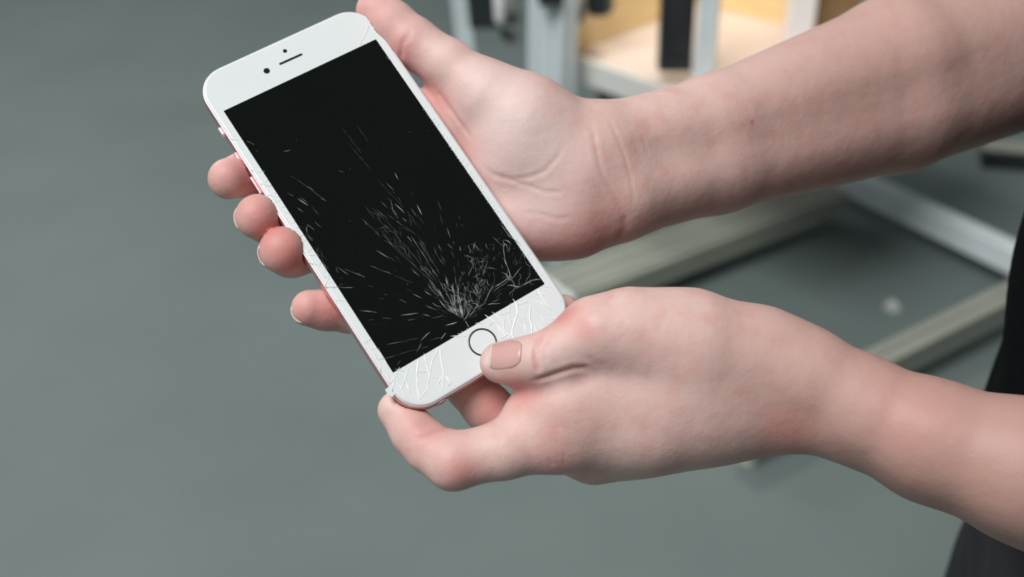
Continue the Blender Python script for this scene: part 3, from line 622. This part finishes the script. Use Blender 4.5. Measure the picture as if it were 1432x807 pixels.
for xy in (b1, c1, b2+d2[:2]*-.02, b3+d3[:2]*.05, c3):
    mb = MB(); mb.tube([P3(xy, 0), P3(xy, .008), P3(xy, .012), P3(xy, FH)], [.017, .017, .007, .007], 16); mb.build('levelling_foot', M['alu2'], fr)
# tall post in front of the plywood bench, second post right of it
pp = floor_at(762, 140); p1 = np.array([.083, 2.40])
def px_of(W): c = w2c(np.array(W, float)); return 716+F*c[0]/c[2], 403.5+F*c[1]/c[2]
profile(fr, 'post', P3(p1, .55), Z3, 1.1, .098, .046, U3, V3)
mb = MB(); mb.box(P3(p1, 1.10), U3, V3, Z3, .10, .05, .02, .003); mb.build('post_cap', M['plastic'], fr)

# ------------------------------------------------------------------ plywood bench with two back boards
bz = .45
k0 = floor_at(800, 75, bz); ctr = np.array([.432, 2.777])
bench = empty('plywood_bench', (.4, 2.5, 0), 'low plywood bench with white front edge and golden back boards, behind the posts', 'bench')
fa = floor_at(796, 73, bz); fb = floor_at(906, 113, bz)                      # front top edge
uf = fb-fa; uf /= np.linalg.norm(uf); uf3 = np.array([*uf, 0]); vf3 = np.cross(Z3, uf3)
W_, D_ = .70, .66; cxy = P3(fa, bz)+uf3*(W_/2-.02)+vf3*D_/2
mb = MB(); mb.box(cxy-Z3*.024, uf3, vf3, Z3, W_, D_, .046, .002); mb.build('bench_top', M['ply'], bench)
mb = MB(); mb.box(P3(fa, bz-.026)+uf3*(W_/2-.02)-vf3*.004, uf3, vf3, Z3, W_, .01, .056, .002); mb.build('front_edge_band', M['lacquer'], bench)
for su in (.07, .19):                                     # pedestal of two steel legs near the front corner
    mb = MB(); mb.box(P3(fa, (bz-.048)/2)+uf3*su+vf3*.06, uf3, vf3, Z3, .04, .04, bz-.048, .003); mb.build('bench_leg', M['grey'], bench)
la = floor_at(800, 76, bz); lb = floor_at(915, 30, bz)
lv = (lb-la)/np.linalg.norm(lb-la); lv3 = np.array([*lv, 0]); ln3 = np.cross(Z3, lv3)
mb = MB(); mb.box(P3(la, bz+.20)+lv3*.22+ln3*.009, lv3, ln3, Z3, .46, .018, .40, .002); mb.build('back_board', M['ply_wall'], bench)
ra = P3(la, 0)[:2]+lv*.45; rb = floor_at(1110, 40, bz); rv = (rb-ra)/np.linalg.norm(rb-ra); rv3 = np.array([*rv, 0]); rn3 = np.cross(Z3, rv3)
mb = MB(); mb.box(P3(ra, bz+.20)+rv3*(np.linalg.norm(rb-ra)/2-.01)+rn3*.012, rv3, rn3, Z3, np.linalg.norm(rb-ra)-.02, .018, .40, .002); mb.build('back_board', M['ply_wall'], bench)

# ------------------------------------------------------------------ uprights and fittings at the top of the picture
def at(px, py, Y):                                      # point on a sight line at world depth Y
    x, y = (px-716)/F, (py-403.5)/F; t = Y/(cp-y*sp); return np.array([x*t, Y, CAM_H-t*(sp+y*cp)])
def upright(name, px0, px1, py, z0, z1, Y, th, m, parent):
    """box-section upright standing at world depth Y"""
    a, b = at(px0, py, Y), at(px1, py, Y)
    mb = MB(); mb.box(((a[0]+b[0])/2, Y, (z0+z1)/2), (1, 0, 0), (0, 1, 0), (0, 0, 1), b[0]-a[0], th, z1-z0, .004); return mb.build(name, m, parent)
q = np.array([*floor_at(983, 112, bz+.003), 0]); sec = empty('panel_post', (q[0], q[1], bz), 'slim aluminium post carrying a black panel, standing on the plywood bench', 'post')
profile(sec, 'post', np.array([q[0], q[1], bz+.35]), Z3, .69, .038, .03, (np.cos(-.35), np.sin(-.35), 0), (np.sin(.35), np.cos(.35), 0))
mb = MB(); mb.box((q[0]-.027-.035, q[1]+.005, at(940, 98, q[1])[2]+.14), (1, 0, 0), (0, 1, 0), (-.02, 0, 1), .068, .035, .28, .004); pl = mb.build('black_panel', M['plastic'], sec)
mb = MB(); mb.box((q[0]-.062, q[1]-.016, at(940, 98, q[1])[2]+.15), (1, 0, 0), (0, 1, 0), (-.02, 0, 1), .04, .006, .22, .002); mb.build('panel_rib', M['plastic'], pl)
mb = MB(); mb.box((q[0], q[1], bz+.003), (1, 0, 0), (0, 1, 0), (0, 0, 1), .05, .04, .006, .001); mb.build('foot_plate', M['alu'], sec)
st = empty('motor_stand', (-.1, 2.55, 0), 'slender leaning metal stand with black box and glare-whitened steel cylinder, left of the tall post', 'stand')
ld = -.16
a = at(652, 70, 2.5); tp = at(637, -60, 2.5); bt = a+(a-tp)*(a[2]/(tp[2]-a[2]))*1.0
axl = (tp-bt); Ll = np.linalg.norm(axl); axl /= Ll; axl3 = axl; s1 = np.cross([0, 1, 0], axl3)
profile(st, 'stand_leg', (tp+bt)/2, axl3, Ll, .036, .03, -s1, (0, 1, 0))
mb = MB(); mb.box(at(673, -10, 2.49), (1, 0, 0), (0, 1, 0), axl3, .062, .05, .142, .005); mb.build('black_box', M['plastic'], st)
mb = MB(); p0 = at(699, 30, 2.47); p1_ = at(694, -60, 2.47); dd = (p1_-p0)/np.linalg.norm(p1_-p0); mb.tube([p0-dd*.005, p0, p0+dd*.004, p1_], [.005, .010, .012, .012], 20); mb.build('glare_white_cylinder', M['chrome'], st, True)  # steel cylinder, highlight painted in as plain white
mb = MB(); p0 = at(711, 16, 2.49); p1_ = at(707, -60, 2.49); mb.tube([p0, p1_], .009, 16); mb.build('glare_white_rod', M['chrome'], st, True)  # same white, standing for glare on the rod
mb = MB(); mb.box(at(712, 22, 2.53), (1, 0, 0), (0, 1, 0), (0, 0, 1), .05, .04, .03, .004); mb.build('bracket', M['grey'], st)
mb = MB(); mb.tube([at(700, 45, 2.5), at(712, 48, 2.5)], .010, 14); mb.build('black_knob', M['plastic'], st)
mb = MB(); mb.box(at(716, 52, 2.52), (1, 0, 0), (0, 1, 0), (0, 0, 1), .03, .03, .02, .003); mb.build('clamp', M['grey'], st)
# fittings on the tall post
mb = MB(); mb.box(at(770, -8, 2.36), (1, 0, 0), (0, 1, 0), (0, 0, 1), .05, .06, .03, .004); mb.build('black_cap', M['plastic'], fr)
mb = MB(); mb.box(at(806, 14, 2.42), (1, 0, -.3), (0, 1, 0), (.3, 0, 1), .034, .04, .034, .004); mb.build('grey_bracket', M['grey'], fr)
mb = MB(); mb.tube([at(838, 18, 2.45), at(838, 10, 2.45), at(840, -40, 2.45)], [.024, .03, .03], 20); mt = mb.build('black_motor', M['plastic'], fr, True)
mb = MB(); mb.tube([at(852, 14, 2.43), at(853, -40, 2.43)], .009, 12); mb.build('grey_lead', M['grey'], fr, True)
xp = at(1119, 20, 2.45)[0]; tall = empty('white_pillar', (xp, 2.45, bz), 'bright white square pillar standing at the right end of the plywood bench', 'pillar')
upright('shaft', 1101, 1137, 20, bz+.004, 1.15, 2.45, .05, M['enamel'], tall)
mb = MB(); mb.box((xp, 2.45, bz+.003), (1, 0, 0), (0, 1, 0), (0, 0, 1), .064, .06, .006, .001); mb.build('base_plate', M['alu2'], tall)
xp = at(1171, 20, 2.47)[0]; bw = empty('brown_board', (xp, 2.48, bz), 'brown wooden board standing upright just right of the white pillar', 'board')
upright('panel', 1141, 1203, 15, bz+.004, 1.15, 2.48, .02, M['board'], bw); mb = MB(); mb.box((xp, 2.48, bz+.003), (1, 0, 0), (0, 1, 0), (0, 0, 1), .08, .05, .006, .001); mb.build('foot_rail', M['board'], bw)
xp = at(1224, 5, 3.1)[0]; bs = empty('pale_blue_post', (xp, 3.1, 0), 'pale blue post beside the brown board at the top edge', 'post')
upright('shaft', 1208, 1240, 5, .004, 1.2, 3.1, .04, M['blue'], bs)
mb = MB(); mb.box((xp, 3.1, .01), (1, 0, 0), (0, 1, 0), (0, 0, 1), .08, .08, .02, .003); mb.build('base_plate', M['alu2'], bs)
# low dark rail at the right edge
rl = empty('low_rail', (1.0, 2.4, 0), 'low dark steel rail with pale top on the floor, under the upper forearm at right', 'rail')
ra_ = floor_at(1375, 205, .05); rb_ = floor_at(1600, 222, .05); dv = (rb_-ra_)/np.linalg.norm(rb_-ra_); dv3 = np.array([*dv, 0]); dn3 = np.cross(Z3, dv3); ml = (ra_+rb_)/2
mb = MB(); mb.box(P3(ml, .024), dv3, dn3, Z3, np.linalg.norm(rb_-ra_), .05, .044, .003); mb.build('rail_body', M['plastic'], rl)
mb = MB(); mb.box(P3(ml, .05)+dn3*.01, dv3, dn3, Z3, np.linalg.norm(rb_-ra_), .06, .008, .002); mb.build('top_plate', M['alu2'], rl)
# scrap on the floor
sc_ = floor_at(1248, 432); V = []; n = 9
for z in (0.0006, .012):
    for k in range(n):
        a = 2*math.pi*k/n; r = .018*random.uniform(.7, 1.15)*(1 if z < .005 else .75); V.append((sc_[0]+r*math.cos(a), sc_[1]+1.1*r*math.sin(a), z*(1 if z < .005 else random.uniform(.6, 1.3))))
Fc = [(k, (k+1) % n, n+(k+1) % n, n+k) for k in range(n)]+[tuple(range(n))[::-1], tuple(n+k for k in range(n))]
tag(mesh_obj('paper_scrap', V, Fc, M['scrap'], smooth=False), 'small crumpled white paper scrap on the grey floor between the beams', 'scrap')
